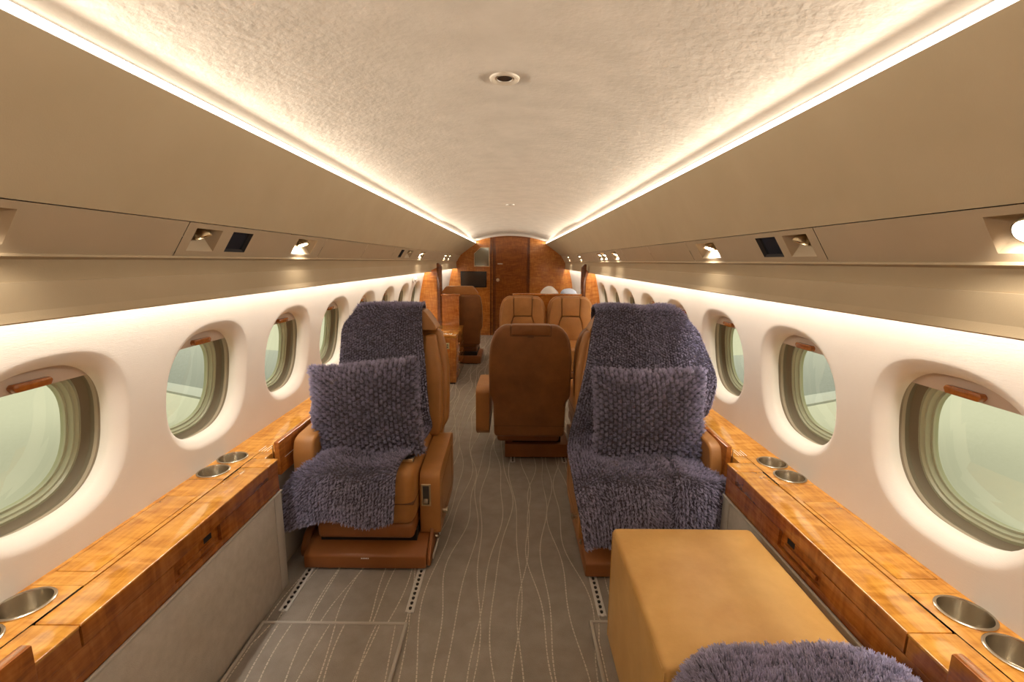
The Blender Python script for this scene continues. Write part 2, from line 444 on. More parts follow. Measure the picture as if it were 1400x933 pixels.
for s in (-1, 1):
    nlab = {0: 'nearest the camera, cut by the frame', 1: 'unlit, beside the glossy black panel',
            2: 'lit, just beyond the black panel'}
    for i, (a, c) in enumerate(LAMPS[s]):
        nth = ['first', 'second', 'third', 'fourth', 'fifth', 'sixth', 'seventh', 'eighth'][i]
        lab = 'recessed swivel reading light in %s bin, %s' % (side(s), nlab.get(i, '%s from the near end' % nth))
        reading_light(s, a, c, i in LIT[s], lab, i == 0)
    for i, (a, c) in enumerate(BLACK[s]):
        p = psu_pt(.5, (a + c) / 2, s)
        r = thing('sign_panel', '%s black glass panel recessed in %s bin' % (['glossy', 'narrow far'][i], side(s)), 'panel', p, 0, 'black panels in the bins')
        def L(t, y, d): q = psu_pt(t, y, s, d); return (q[0] - p[0], q[1] - p[1], q[2] - p[2])
        b = bmesh.new(); A = [b.verts.new(L(t, y, 0)) for t, y in ((T0, a), (T0, c), (T1, c), (T1, a))]
        B = [b.verts.new(L(t, y, .010)) for t, y in ((T0 + .05, a + .006), (T0 + .05, c - .006), (T1 - .05, c - .006), (T1 - .05, a + .006))]
        for i2 in range(4): b.faces.new((A[i2], A[(i2 + 1) % 4], B[(i2 + 1) % 4], B[i2]))
        bobj('bezel', b, M['dark'], r, smooth=False)
        b = bmesh.new(); b.faces.new([b.verts.new(L(t, y, .010)) for t, y in ((T0 + .05, a + .006), (T0 + .05, c - .006), (T1 - .05, c - .006), (T1 - .05, a + .006))])
        bobj('screen', b, M['black'], r, smooth=False)
# ceiling downlights
for y, lab in ((1.407, 'small round unlit downlight in the ceiling above the aisle, near one'), (4.35, 'small round unlit downlight in the ceiling, far one')):
    r = thing('downlight', lab, 'downlight', (.005, y, crest(y)), 0, 'ceiling downlights')
    bobj('trim_ring', lathe([(.043, .0), (.042, -.005), (.038, -.0075), (.034, -.006), (.026, -.0015), (.024, -.003), (.0225, -.003), (.021, .002)], 32), M['beige_ring'], r)
    bobj('lens', lathe([(.0215, -.0018), (.010, -.001), (.0005, -.001)], 24), M['screen'], r)
# closing bulkhead behind the camera
struct(bobj('wall_front', box(-1.15, 1.15, Y0C - .05, Y0C, -.05, 1.9), M['wood_v'], smooth=False))

# ------------------------------------------------------------------ far bulkhead with door
wb = struct(bobj('wall_back', box(-1.2, 1.2, 8.0, 8.06, -.05, 1.9), M['wood_v'], smooth=False))
dr = D.objects.new('door_1', None); COL.objects.link(dr); dr.location = (.01, 8.0, 0); struct(dr)
def arch(x0, x1, zt, rise, n=10, z0=0):
    pts = [(x0, z0), (x1, z0)]
    for k in range(n + 1):
        x = x1 + (x0 - x1) * k / n; pts.append((x, zt - rise * (x / .3) ** 2))
    return pts
bobj('door_frame', slab(arch(-.325, .298, 1.722, .02), -.012, 0, 'xz', .004, 1), M['wood_edge'], dr)
lf = bobj('door_leaf', slab(arch(-.272, .272, 1.708, .02), -.026, -.010, 'xz', .003, 1), M['wood_door'], dr)
bobj('knob', lathe([(.020, 0), (.022, .008), (.010, .012), (.010, .030), (.026, .036), (.030, .050), (.022, .062), (.001, .065)], 20, rot=Matrix.Rotation(math.pi / 2, 4, 'X'), loc=(-.232, -.026, .98)), M['brass'], lf)
bobj('door_plate', box(-.24, -.15, -.031, -.026, 1.245, 1.265, .002, 1), M['steel'], lf)
for x, nm in ((-.345, 'left'), (.318, 'right')):
    struct(bobj(trim_name(), box(x - .012, x + .012, 7.985, 8.0, 0, 1.72, .003, 1), M['wood_edge']))
# wall mirror and monitor on the bulkhead
r = thing('wall_mirror', 'small grey mirror panel with pale frame on the far bulkhead beside the door', 'mirror', (-.50, 8.0, 1.37))
out = [(-.137, -.165), (.13, -.165), (.13, .165), (-.02, .165), (-.137, .06)]
bobj('frame', slab(out, -.014, 0, 'xz', .002, 1), M['brass'], r)
bobj('glass', slab([(x * .91, z * .92) for x, z in out], -.017, -.013, 'xz', 0), M['mirror'], r)
r = thing('monitor', 'flat dark monitor screen on the far wooden bulkhead', 'monitor', (-.645, 8.0, .985))
bobj('bezel', box(-.225, .225, -.03, 0, -.138, .138, .005, 2), M['black'], r)
bobj('screen', box(-.213, .213, -.0315, -.029, -.126, .126), M['screen'], r, smooth=False)

# ------------------------------------------------------------------ carpet lines and seat tracks
def yarn(name, xf, y0, y1, z, parent, step=.015, wdt=.0044):
    b = bmesh.new(); y = y0
    while y < y1:
        ya, yb = y, min(y + step * .80, y1)
        xa, xb = xf(ya), xf(yb); h = wdt / 2 * random.uniform(.8, 1.15)
        v = [b.verts.new(q) for q in ((xa - h, ya, z), (xa + h, ya, z), (xb + h, yb, z), (xb - h, yb, z), ((xa + xb) / 2, (ya + yb) / 2, z + .0025))]
        for i in range(4): b.faces.new((v[i], v[(i + 1) % 4], v[4]))
        y += step
    return bobj(name, b, M['yarn'], parent, smooth=False)
def wavy(x0, seed):
    q = random.Random(seed); terms = [(q.uniform(.020, .042), q.uniform(2.6, 5.2), q.uniform(0, 6.28)), (q.uniform(.008, .016), q.uniform(7, 11), q.uniform(0, 6.28))]
    return lambda y: x0 + sum(a * math.sin(w_ * y + p) for a, w_, p in terms)
for k in range(33):
    f = wavy(-.82 + 1.64 * k / 32, 100 + k)
    yarn('woven_line', f, -.3, 7.95, .0006, fl)
def seat_track(x, y0, y1, label):
    r = thing('seat_track', label, 'seat track', (x, (y0 + y1) / 2, 0), 0, 'seat tracks in the floor')
    h = (y1 - y0) / 2
    b = box(-.016, -.005, -h, h, .0005, .005, .001, 1); box(.005, .016, -h, h, .0005, .005, .001, 1, bm=b); box(-.016, .016, -h, h, .0004, .0016, bm=b)
    bobj('channel', b, M['rail'], r, smooth=False)
    b = bmesh.new(); y = -h + .02
    while y < h - .015:
        lathe([(.0065, .0018), (.0064, .0056), (.001, .0057)], 10, loc=(0, y, 0), bm=b); y += .026
    stuff(bobj('lock_hole', b, M['dark'], r, smooth=False))
seat_track(-.815, 1.50, 2.35, 'metal seat track in carpet under the left throw-covered seat, wall side')
seat_track(-.342, 1.50, 2.35, 'metal seat track in carpet under the left throw-covered seat, aisle side')
seat_track(.379, 1.49, 2.35, 'metal seat track in carpet under the right throw-covered seat, aisle side')
seat_track(.84, 1.49, 2.35, 'metal seat track behind the tan ottoman, window side')
seat_track(.045, 2.80, 3.3, 'metal seat track under the brown seat seen from behind, aisle end')
seat_track(.385, 2.80, 3.3, 'metal seat track under the brown seat seen from behind, inner end')
def floor_mat(x0, x1, y0, y1, label, seed, raise_side=0):
    r = thing('floor_mat', label, 'mat', ((x0 + x1) / 2, (y0 + y1) / 2, 0), 0, 'bound carpet mats')
    hx, hy = (x1 - x0) / 2, (y1 - y0) / 2
    bm_ = box(-hx, hx, -hy, hy, .0008, .012, .004, 2)
    if raise_side: 
        pass
    bobj('mat_pile', bm_, M['mat_carpet'], r)
    b = bmesh.new()
    pts = [(-hx, -hy), (hx, -hy), (hx, hy), (-hx, hy), (-hx, -hy)]
    for (xa, ya), (xb, yb) in zip(pts, pts[1:]):
        box(min(xa, xb) - .006, max(xa, xb) + .006, min(ya, yb) - .006, max(ya, yb) + .006, .001, .017, .0045, 2, bm=b)
    bobj('binding', b, M['binding'], r)
    n = max(3, int((x1 - x0) / .05))
    for k in range(n):
        f0 = wavy(-hx + .02 + (x1 - x0 - .04) * k / (n - 1), seed + k)
        f = lambda y, f0=f0: max(-hx + .012, min(hx - .012, f0(y)))
        yarn('woven_line', f, -hy + .01, hy - .008, .0122, r)
floor_mat(-.853, -.338, .35, 1.435, 'grey carpet mat with bound edge and cream lines on the left floor', 500)
floor_mat(.33, .86, .35, 1.452, 'grey carpet mat with bound edge under the tan ottoman', 700)

# ------------------------------------------------------------------ side ledges
def ledge(s, label):
    r = thing('side_ledge', label, 'side ledge', (s * 1.0, 1.2, 0), 0, 'wooden side ledges')
    ox, oy = s * 1.0, 1.2
    ZT = .537
    def B(name, x0, x1, y0, y1, z0, z1, mat, bev=.0025, parent=r, seg=2):
        return bobj(name, box(s * x0 - ox, s * x1 - ox, y0 - oy, y1 - oy, z0, z1, bev, seg), mat, parent)
    # carpeted and grey kick panels
    B('side_panel', .866, 1.02, .28, 1.60, 0, .405, M['panel'], .004)
    B('side_panel', .866, 1.02, 1.603, 1.655, 0, .405, M['grey'], .004)
    B('side_panel', .935, 1.02, 1.655, 5.45, 0, .43, M['grey'], .004)
    B('side_panel', .90, 1.02, Y0C + .05, .278, 0, .43, M['panel'], .004)
    B('edge_bead', .862, .870, .28, 1.655, .403, .411, M['grey'], .002)
    # dark core under the veneers
    B('core', .8905, .974, .77, 1.65, .41, .5285, M['dark'], 0)
    # fascia: lower band, latch recess, upper fixed ends
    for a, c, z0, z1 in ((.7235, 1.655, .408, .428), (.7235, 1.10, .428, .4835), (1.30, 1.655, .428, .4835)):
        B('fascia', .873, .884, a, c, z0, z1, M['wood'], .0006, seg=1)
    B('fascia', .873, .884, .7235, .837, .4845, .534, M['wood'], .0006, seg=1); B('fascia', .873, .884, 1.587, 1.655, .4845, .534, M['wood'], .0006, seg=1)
    lt = B('latch', .884, .8895, 1.10, 1.30, .428, .4835, M['wood'], 0)
    B('latch_bar', .876, .884, 1.125, 1.275, .436, .452, M['wood'], .002, lt)
    lt2 = B('latch_slot', .8835, .8845, 1.235, 1.27, .456, .474, M['dark'], 0, lt)
    # top veneers with gaps between the boards
    ld = B('lid', .8715, .9700, .8405, 1.5835, .523, ZT, M['wood_lit'], .0035)
    B('lid_front', .8712, .884, .8405, 1.5835, .486, .5335, M['wood'], .0015, ld)  # same wood as the lid, in the copy with shade painted in
    B('top_board', .871, .9725, .7235, .8385, .5285, ZT, M['wood_lit'], .003); B('top_board', .871, .9725, 1.5855, 1.66, .5285, ZT, M['wood_lit'], .003)
    B('rear_lid', .988, 1.086, 1.006, 1.370, .5285, ZT + .0008, M['wood_lit'], .002)
    B('top_board', .9725, .9862, .957, 1.485, .5285, ZT, M['wood_lit'], .0005, seg=1)
    B('top_board', 1.0878, 1.125, .957, 1.485, .5285, ZT, M['wood_lit'], .0005, seg=1)
    B('top_board', .9862, 1.0878, .957, 1.0045, .5285, ZT, M['wood_lit'], .0005, seg=1)
    B('top_board', .9862, 1.0878, 1.3715, 1.485, .5285, ZT, M['wood_lit'], .0005, seg=1)
    B('top_board', .92, 1.125, 1.722, 5.45, .50, ZT, M['wood_lit'], .003)
    B('top_board', .89, 1.125, Y0C + .05, .7235, .50, ZT, M['wood_lit'], .003)
    B('end_cap', .8845, .9725, .7235, .765, .41, .528, M['wood_lit'], .003)
    B('end_cap', .922, .9735, 1.661, 1.721, .41, ZT, M['wood_lit'], .003)
    # boards pierced by the cup holders
    CX = 1.047
    for a, c, cups in ((.725, .9555, (.785, .895)), (1.4865, 1.7205, (1.545, 1.660))):
        b = bmesh.new(); mid = (cups[0] + cups[1]) / 2
        for cy, y0, y1 in ((cups[0], a, mid), (cups[1], mid, c)):
            angs = sorted([2 * math.pi * k / 40 for k in range(40)] + [math.atan2(yy - cy, xx - CX) % (2 * math.pi) for xx in (.974, 1.125) for yy in (y0, y1)])
            A, C_ = [], []
            for t in angs:
                dx, dy = math.cos(t), math.sin(t); L = 1e9
                if abs(dx) > 1e-9: L = min(L, ((1.125 if dx > 0 else .974) - CX) / dx)
                if abs(dy) > 1e-9: L = min(L, ((y1 if dy > 0 else y0) - cy) / dy)
                A.append(b.verts.new((s * (CX + dx * L) - ox, cy + dy * L - oy, ZT))); C_.append(b.verts.new((s * (CX + .0485 * dx) - ox, cy + .0485 * dy - oy, ZT)))
            n = len(angs)
            for i in range(n): b.faces.new((A[i], A[(i + 1) % n], C_[(i + 1) % n], C_[i]))
        bobj('cup_board', b, M['wood_lit'], r, smooth=False)
        for cy in cups:
            ch = bobj('cup_holder', lathe([(.0475, -.01), (.0535, 0), (.0535, .003), (.0515, .0045), (.0475, .0042), (.0462, .001), (.0455, -.045), (.043, -.050)], 40, loc=(s * CX - ox, cy - oy, ZT)), M['cup'], r)
            bobj('cup_floor', lathe([(.044, -.049), (.020, -.0485), (.0005, -.0485)], 24, loc=(s * CX - ox, cy - oy, ZT)), M['steel'], ch)
    # stowed table leaves standing proud of the ledge
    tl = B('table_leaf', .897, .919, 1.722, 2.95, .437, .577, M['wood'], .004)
    B('leaf_edge', .8965, .8975, 1.76, 2.93, .498, .500, M['print'], 0, tl)
    B('leaf_hinge', .920, .923, 1.716, 1.722, .51, .565, M['brass'], .0005, tl)
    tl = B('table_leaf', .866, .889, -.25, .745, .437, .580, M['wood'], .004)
    B('leaf_catch', .862, .868, .60, .66, .515, .555, M['steel'], .0025, tl)
    # small printed notice
    for k in range(4):
        B('notice_line', .948 + .011 * k, .950 + .011 * k, 1.725, 1.725 + (.045, .06, .04, .055)[k], ZT, ZT + .0004, M['print'], 0)
ledge(-1, 'glossy cherry wood side ledge with cup holders along the left window wall')
ledge(1, 'glossy cherry wood side ledge with cup holders along the right window wall')

# ------------------------------------------------------------------ seats
def outline_sym(pts): return [(x, z) for x, z in pts] + [(-x, z) for x, z in pts[::-1]]
def round_poly(pts, r, n=4):
    out = []; m = len(pts)
    for i in range(m):
        p0, p, p1 = Vector(pts[i - 1]), Vector(pts[i]), Vector(pts[(i + 1) % m])
        a, c = (p0 - p), (p1 - p); q = min(r, a.length * .45, c.length * .45)
        A, C_ = p + a.normalized() * q, p + c.normalized() * q
        for k in range(n + 1):
            t = k / n; v = A * (1 - t) ** 2 + p * 2 * t * (1 - t) + C_ * t * t; out.append((v.x, v.y))
    return out
def make_seat(label, loc, rz, aisle=1, raised=True, arm_a=True, arm_w=True, base_x=(-.258, .258), base_len=.5, k=.2, top=.945, hw=.282,
              arm_z=.57, arm_low=False, arm_ax=(.215, .305), arm_y0=.11, warm_y0=.06, leather_m=None, shell_m=None, controls=True, shell_z0=.35, yb=.46):
    t = thing('cabin_seat', label, 'seat', loc, rz, 'leather cabin seats')
    LM = M['leather']; SM = shell_m or M['leather']
    def rec(v): return Vector((v.x, v.y + (v.z - .4) * k, v.z))
    a = aisle
    bobj('base', slab([(0, .012), (0, .068), (.012, .078), (.09, .106), (base_len, .106), (base_len, .012)], base_x[0], base_x[1], 'yz', .006, 2), M['leather_base'], t)
    bobj('pedestal', box(base_x[0] + .05, base_x[1] - .05, .07, base_len - .04, 0, .15), M['dark'], t, smooth=False)
    bobj('skirt', box(-.205, .205, .025, .50, .132, .205, .02, 3), M['leather_base'], t)
    cu = bobj('seat_cushion', box(-.21, .21, .012, .53, .196, .45, .042, 4), LM, t)
    bobj('cushion_seam', slab(round_poly([(-.211, .3), (.211, .3), (.211, .304), (-.211, .304)], .001, 1), .010, .4, 'xz', 0), M['seam'], cu)
    # back: rear shell, side bolsters, middle pad, headrest
    h = hw
    z0 = shell_z0
    pts = [(h - .03, z0), (h - .024, .44), (h, .475), (h + .003, .70), (h - .006, top - .12), (h - .03, top - .05), (h - .085, top)] if not raised else \
          [(h - .03, z0), (h - .024, .44), (h, .475), (h + .003, .60), (h - .001, .74), (h - .020, .86), (h - .046, top)]
    bobj('back_shell', slab(round_poly(outline_sym(pts), .03), yb + .05, yb + .135, 'xz', .022, 4, map=rec), SM, t)
    for sg in (-1, 1):
        if raised: po = [(.165, .42), (h - .035, .42), (h - .02, .50), (h - .024, .72), (h - .062, top - .02), (.16, top - .02), (.135, .68)]
        else: po = [(.165, .42), (h - .035, .42), (h - .012, .50), (h - .02, .72), (h - .05, top - .045), (h - .10, top - .012), (.102, top - .012), (.098, .71), (.125, .64)]
        po = [(sg * x, z) for x, z in po]
        bobj('bolster', slab(round_poly(po, .02), yb - .005, yb + .075, 'xz', .022, 3, map=rec), LM, t)
    if raised:
        bobj('back_pad', slab(round_poly(outline_sym([(.162, .41), (.132, .68), (.155, top - .02)]), .02), yb + .002, yb + .075, 'xz', .02, 3, map=rec), LM, t)
        bobj('headrest', slab(round_poly(outline_sym([(h - .047, top + .006), (h - .068, top + .04), (h - .118, top + .105)]), .022), yb - .012, yb + .105, 'xz', .024, 4, map=rec), LM, t)
    else:
        bobj('back_pad', slab(round_poly(outline_sym([(.162, .41), (.122, .63), (.094, .705)]), .015), yb + .004, yb + .075, 'xz', .016, 3, map=rec), LM, t)
        hr = bobj('headrest', slab(round_poly(outline_sym([(.094, .715), (.097, top - .010)]), .012), yb - .002, yb + .075, 'xz', .014, 3, map=rec), LM, t)
        bobj('headrest_back', slab(round_poly(outline_sym([(.118, top - .062), (.118, top + .002)]), .012), yb + .06, yb + .139, 'xz', .006, 2, map=rec), SM, hr)
        b = slab([(-.122, top - .067), (.122, top - .067), (.122, top - .063), (-.122, top - .063)], yb + .132, yb + .1365, 'xz', 0, map=rec)
        slab([(-.018, top - .075), (.018, top - .075), (.018, top - .064), (-.018, top - .064)], yb + .132, yb + .137, 'xz', 0, bm=b, map=rec)
        for sg in (-1, 1): slab([(sg * .1195, top - .067), (sg * .123, top - .067), (sg * .123, top - .002), (sg * .1195, top - .002)], yb + .11, yb + .1365, 'xz', 0, bm=b, map=rec)
        bobj('headrest_seam', b, M['seam'], hr, smooth=False)
        bobj('back_seam', slab([(-h + .03, .287), (h - .03, .287), (h - .03, .2905), (-h + .03, .2905)], yb + .13, yb + .1355, 'xz', 0, map=rec), M['seam'], t, smooth=False)
    # armrests
    if arm_a:
        y0, zt = arm_y0, arm_z
        zb = .19 if not controls else .105
        if raised: zt = .405
        pr = [(y0, zb), (y0, zt - .06), (y0 + .012, zt - .02), (y0 + .05, zt - .006), (.50, zt + .02), (.56, zt), (.56, zb + .04), (.50, zb)]
        ar = bobj('armrest', slab(round_poly(pr, .018, 3), a * arm_ax[0], a * arm_ax[1], 'yz', .014, 3), LM, t)
        xo = a * (arm_ax[1] + .0005)
        b = bmesh.new()
        q = [(y0 + .05, zb + .05), (y0 + .05, zt - .09), (.49, zt - .045), (.49, zb + .05)]
        for (u0, w0), (u1, w1) in zip(q, q[1:] + q[:1]):
            d = Vector((u1 - u0, w1 - w0)).normalized(); nrm = Vector((-d.y, d.x)) * .0012
            slab([(u0 + nrm.x, w0 + nrm.y), (u1 + nrm.x, w1 + nrm.y), (u1 - nrm.x, w1 - nrm.y), (u0 - nrm.x, w0 - nrm.y)], xo, xo - a * .002, 'yz', 0, bm=b)
        bobj('panel_seam', b, M['seam'], ar, smooth=False)
        if controls:
            xa = a * (arm_ax[0] + .008); xb = a * (arm_ax[0] + .05)
            lv = bobj('recline_lever', box(xa, xb, y0 - .003, y0 + .004, .24, .342, .001, 1), M['brass'], ar, smooth=False)
            m = (xa + xb) / 2
            bobj('lever_slot', box(m - .014, m + .014, y0 - .0036, y0 - .002, .248, .334), M['screen'], ar, smooth=False)
            bobj('lever_knob', box(m - .010, m + .010, y0 - .010, y0 - .0035, .255, .278, .002, 2), M['steel'], ar)
            bobj('adjust_knob', lathe([(.010, 0), (.010, .014), (.015, .016), (.015, .024), (.001, .028)], 16, rot=Matrix.Rotation(a * math.pi / 2, 4, 'Y'), loc=(a * arm_ax[1], y0 + .06, .185)), M['steel'], ar)
    if arm_w:
        pr = [(warm_y0, .24), (warm_y0, .50), (warm_y0 + .02, arm_z - .015), (warm_y0 + .06, arm_z - .005), (.50, arm_z + .01), (.54, arm_z - .02), (.54, .24)]
        ar = bobj('armrest', slab(round_poly(pr, .03, 4), -a * .215, -a * .302, 'yz', .02, 4), LM, t)
        bobj('release_button', lathe([(.007, 0), (.007, .006), (.001, .007)], 12, rot=Matrix.Rotation(a * math.pi / 2, 4, 'Y'), loc=(-a * .215, warm_y0 + .10, .50)), M['steel'], ar)
    if controls:
        bk = bobj('seatbelt_buckle', box(a * .145, a * .20, .085, .125, .452, .470, .003, 2), M['steel'], t)
        bobj('buckle_face', box(a * .15, a * .195, .083, .087, .455, .467, .001, 1), M['brass'], bk)
        bobj('base_side_cover', slab(round_poly([(.06, .015), (.05, .06), (.10, .12), (.40, .13), (.46, .015)], .03), -a * .26, -a * .295, 'yz', .014, 3), M['leather_base'], t)
        bobj('base_side_cover', slab(round_poly([(.012, .012), (.012, .05), (.13, .15), (.46, .15), (.50, .012)], .015), a * .259, a * .274, 'yz', .006, 2), M['leather_base'], t)
        b = box(a * .279, a * .284, .04, .50, .03, .05, .002, 1)
        bobj('side_rail', b, M['rail'], t, smooth=False)
        bobj('rail_knob', lathe([(.008, 0), (.008, .01), (.012, .012), (.001, .02)], 12, rot=Matrix.Rotation(a * math.pi / 2, 4, 'Y'), loc=(a * .28, .12, .09)), M['steel'], t)
        b = bmesh.new()
        for i in range(5): box(-.015 + i * .007, -.0105 + i * .007, -.0004, .0006, .057, .0625, bm=b)
        bobj('base_notice', b, M['print'], t, smooth=False)
    return t
LX, RX = -.58, .605
seat_L = make_seat('tan leather seat on the left, facing the camera under a plush grey throw', (LX, 1.73, 0), 0, 1)
seat_R = make_seat('tan leather seat under plush throw behind the ottoman, facing the camera', (RX + .03, 1.69, 0), 0, -1, hw=.268, base_x=(-.29, .225))
seat_N = make_seat('nearest leather seat at bottom right, cushion hidden by grey plush throw', (RX + .03, .895, 0), math.pi, 1, arm_z=.49, arm_y0=.20, warm_y0=.20, controls=False, raised=False, k=.45, top=.90)
make_seat('brown leather aisle seat seen from behind, in the middle of the cabin', (.145, 3.33, 0), math.pi, 1, False, True, False, (-.27, .153), .475, .03, .925, .250,
          .49, arm_ax=(.252, .338), arm_y0=.05, shell_m=M['leather_back'], controls=False, shell_z0=.213, yb=.495)
make_seat('brown leather seat seen from behind, half hidden behind the right throw-covered seat', (.668, 3.33, 0), math.pi, 1, False, False, True, (-.21, .21), .475, .03, .925, .250,
          .535, shell_m=M['leather_back'], controls=False, shell_z0=.213, yb=.495)
make_seat('tan leather seat facing the camera before the far partition, nearest the aisle', (.148, 4.47, 0), 0, -1, False, True, False, k=.06, top=.922, hw=.255, arm_z=.52, controls=False)
make_seat('tan leather seat facing the camera before the far partition, nearest the right wall', (.672, 4.47, 0), 0, -1, False, False, True, k=.06, top=.922, hw=.255, arm_z=.52, controls=False)
s_far = make_seat('tan leather seat seen from behind, beyond the left wood partition', (-.625, 6.27, 0), math.pi, 1, True, True, False, (-.26, .26), .6, .05, .885, .282,
          .575, arm_ax=(.29, .35), arm_y0=.05, shell_m=M['leather_back'], controls=False, shell_z0=.25, yb=.47)

# ------------------------------------------------------------------ ottoman
ot = thing('ottoman', 'honey tan leather box ottoman in the right foreground', 'ottoman', (.602, 1.118, .0155))
b = box(-.230, .230, -.267, .267, 0, .417, .016, 4)
bmesh.ops.subdivide_edges(b, edges=[e for e in b.edges if e.calc_length() > .2], cuts=5, use_grid_fill=True)
for v in b.verts:
    if v.co.z > .41: v.co.z += .010 * (1 - (v.co.x / .23) ** 2) * (1 - (v.co.y / .267) ** 2)
bobj('body', b, M['ottoman'], ot)
b = bmesh.new()
for (xa, xb, ya, yb2) in ((-.2305, -.2295, -.25, .25), (.2295, .2305, -.25, .25), (-.215, .215, -.2675, -.2665), (-.215, .215, .2665, .2675)):
    box(xa, xb, ya, yb2, .398, .400, bm=b)
for sx_ in (-1, 1):
    for sy in (-1, 1): box(sx_ * .2285 - .0012, sx_ * .2285 + .0012, sy * .2625 - .0012, sy * .2625 + .0012, .01, .40, bm=b)
bobj('piping', b, M['ottoman'], ot, smooth=False)

# ------------------------------------------------------------------ plush throws and pillows
def fur(Pg, parent, count, length=.016, width=.0032, cell=(.0125, .0135), seed=1, flip=1):
    """short plush fibres gathered into braided tufts over a grid surface"""
    g = np.random.default_rng(seed)
    n, m, _ = Pg.shape
    du = np.gradient(Pg, axis=1); dv = np.gradient(Pg, axis=0)
    nn = np.cross(du, dv); nn /= np.linalg.norm(nn, axis=2, keepdims=True) + 1e-9; nn *= flip
    area = np.linalg.norm(np.cross(du, dv), axis=2)[:-1, :-1].ravel(); area = area / area.sum()
    ci = g.choice(len(area), count, p=area); vi, ui = ci // (m - 1), ci % (m - 1)
    fu, fv = g.random(count), g.random(count)
    def bil(A): 
        a, b_, c, d = A[vi, ui], A[vi, ui + 1], A[vi + 1, ui], A[vi + 1, ui + 1]
        w = (fu[:, None], fv[:, None]); return (a * (1 - w[0]) + b_ * w[0]) * (1 - w[1]) + (c * (1 - w[0]) + d * w[0]) * w[1]
    P = bil(Pg); Nn = bil(nn); Tu = bil(du); Tv = bil(dv)
    Tu /= np.linalg.norm(Tu, axis=1, keepdims=True) + 1e-9; Tv /= np.linalg.norm(Tv, axis=1, keepdims=True) + 1e-9
    # metric coordinates on the sheet
    Lu = np.linalg.norm(np.diff(Pg, axis=1), axis=2).mean(0).cumsum(); Lu = np.r_[0, Lu]
    Lv = np.linalg.norm(np.diff(Pg, axis=0), axis=2).mean(1).cumsum(); Lv = np.r_[0, Lv]
    su = Lu[ui] + (Lu[ui + 1] - Lu[ui]) * fu; sv = Lv[vi] + (Lv[vi + 1] - Lv[vi]) * fv
    row = np.floor(su / cell[0]); off = (row % 2) * .5
    cu = (row + .5) * cell[0]; cv = (np.floor(sv / cell[1] + off) + .5 - off) * cell[1]
    rnd = np.modf(np.abs(np.sin(row * 12.9898 + np.floor(sv / cell[1] + off) * 78.233) * 43758.5453))[0]
    rn2 = np.modf(np.abs(np.sin(row * 39.3 + np.floor(sv / cell[1] + off) * 11.13) * 24634.63))[0]
    cu = cu + (rnd - .5) * .5 * cell[0]; cv = cv + (rn2 - .5) * .5 * cell[1]
    ddu, ddv = cu - su, cv - sv
    r2 = (ddu / cell[0]) ** 2 + (ddv / cell[1]) ** 2
    hgt = (1 - 1.5 * np.clip(r2, 0, .5)) * (.7 + .5 * rnd)
    ln = length * hgt * g.uniform(.75, 1.15, count)
    tip = P + Nn * ln[:, None] + Tu * (ddu * .5 + g.normal(0, .0028, count))[:, None] + Tv * (ddv * .5 + g.normal(0, .0028, count) + .004)[:, None]
    ang = g.uniform(0, 2 * np.pi, count)
    side = (Tu * np.cos(ang)[:, None] + Tv * np.sin(ang)[:, None]) * (width / 2)
    P0 = P - Nn * .002
    V = np.stack([P0 - side, P0 + side, (P0 + side * .8 + tip * 2.0) / 3 + side * .25, tip], 1).reshape(-1, 3)
    V = np.stack([P0 - side, P0 + side, tip + side * .35, tip - side * .35], 1).reshape(-1, 3)
    F = np.arange(count * 4).reshape(-1, 4)
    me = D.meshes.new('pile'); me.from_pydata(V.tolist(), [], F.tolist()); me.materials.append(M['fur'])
    at = me.attributes.new('fiber', 'FLOAT', 'POINT')
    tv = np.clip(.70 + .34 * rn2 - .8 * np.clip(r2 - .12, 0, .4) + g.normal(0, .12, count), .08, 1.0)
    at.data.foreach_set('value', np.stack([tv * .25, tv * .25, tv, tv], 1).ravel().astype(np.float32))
    me.polygons.foreach_set('use_smooth', [True] * len(me.polygons))
    o = link('pile', me, parent); stuff(o); return o
def cr(ctrl, n):
    """smooth resample of control rows (Catmull-Rom), uniform along chord length of the first two columns"""
    C_ = np.array(ctrl, float); d = np.r_[0, np.cumsum(np.linalg.norm(np.diff(C_[:, :2], axis=0), axis=1))]
    t = np.linspace(0, d[-1], n); out = []
    for x in t:
        i = min(len(d) - 2, max(0, np.searchsorted(d, x) - 1)); u = (x - d[i]) / (d[i + 1] - d[i] + 1e-9)
        p0, p1, p2, p3 = C_[max(i - 1, 0)], C_[i], C_[i + 1], C_[min(i + 2, len(C_) - 1)]
        q = .5 * ((2 * p1) + (-p0 + p2) * u + (2 * p0 - 5 * p1 + 4 * p2 - p3) * u * u + (-p0 + 3 * p1 - 3 * p2 + p3) * u ** 3)
        lin = p1 * (1 - u) + p2 * u
        out.append(.5 * q + .5 * lin)
    return np.array(out)
def throw(name_label, loc, rz, ctrl, nv, nu, deform, count, seed, flip=-1):
    R_ = cr(ctrl, nv); u = np.linspace(0, 1, nu)
    Pg = np.zeros((nv, nu, 3))
    Pg[:, :, 0] = R_[:, 2:3] * (1 - u) + R_[:, 3:4] * u
    Pg[:, :, 1] = R_[:, 0:1]; Pg[:, :, 2] = R_[:, 1:2]
    Pg = deform(Pg, np.linspace(0, 1, nv)[:, None], u[None, :])
    r = thing('throw_blanket', name_label, 'throw', loc, rz, 'plush grey throws')
    grid_obj('fabric', Pg, M['fur_under'], r)
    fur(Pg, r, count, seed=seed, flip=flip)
    return r
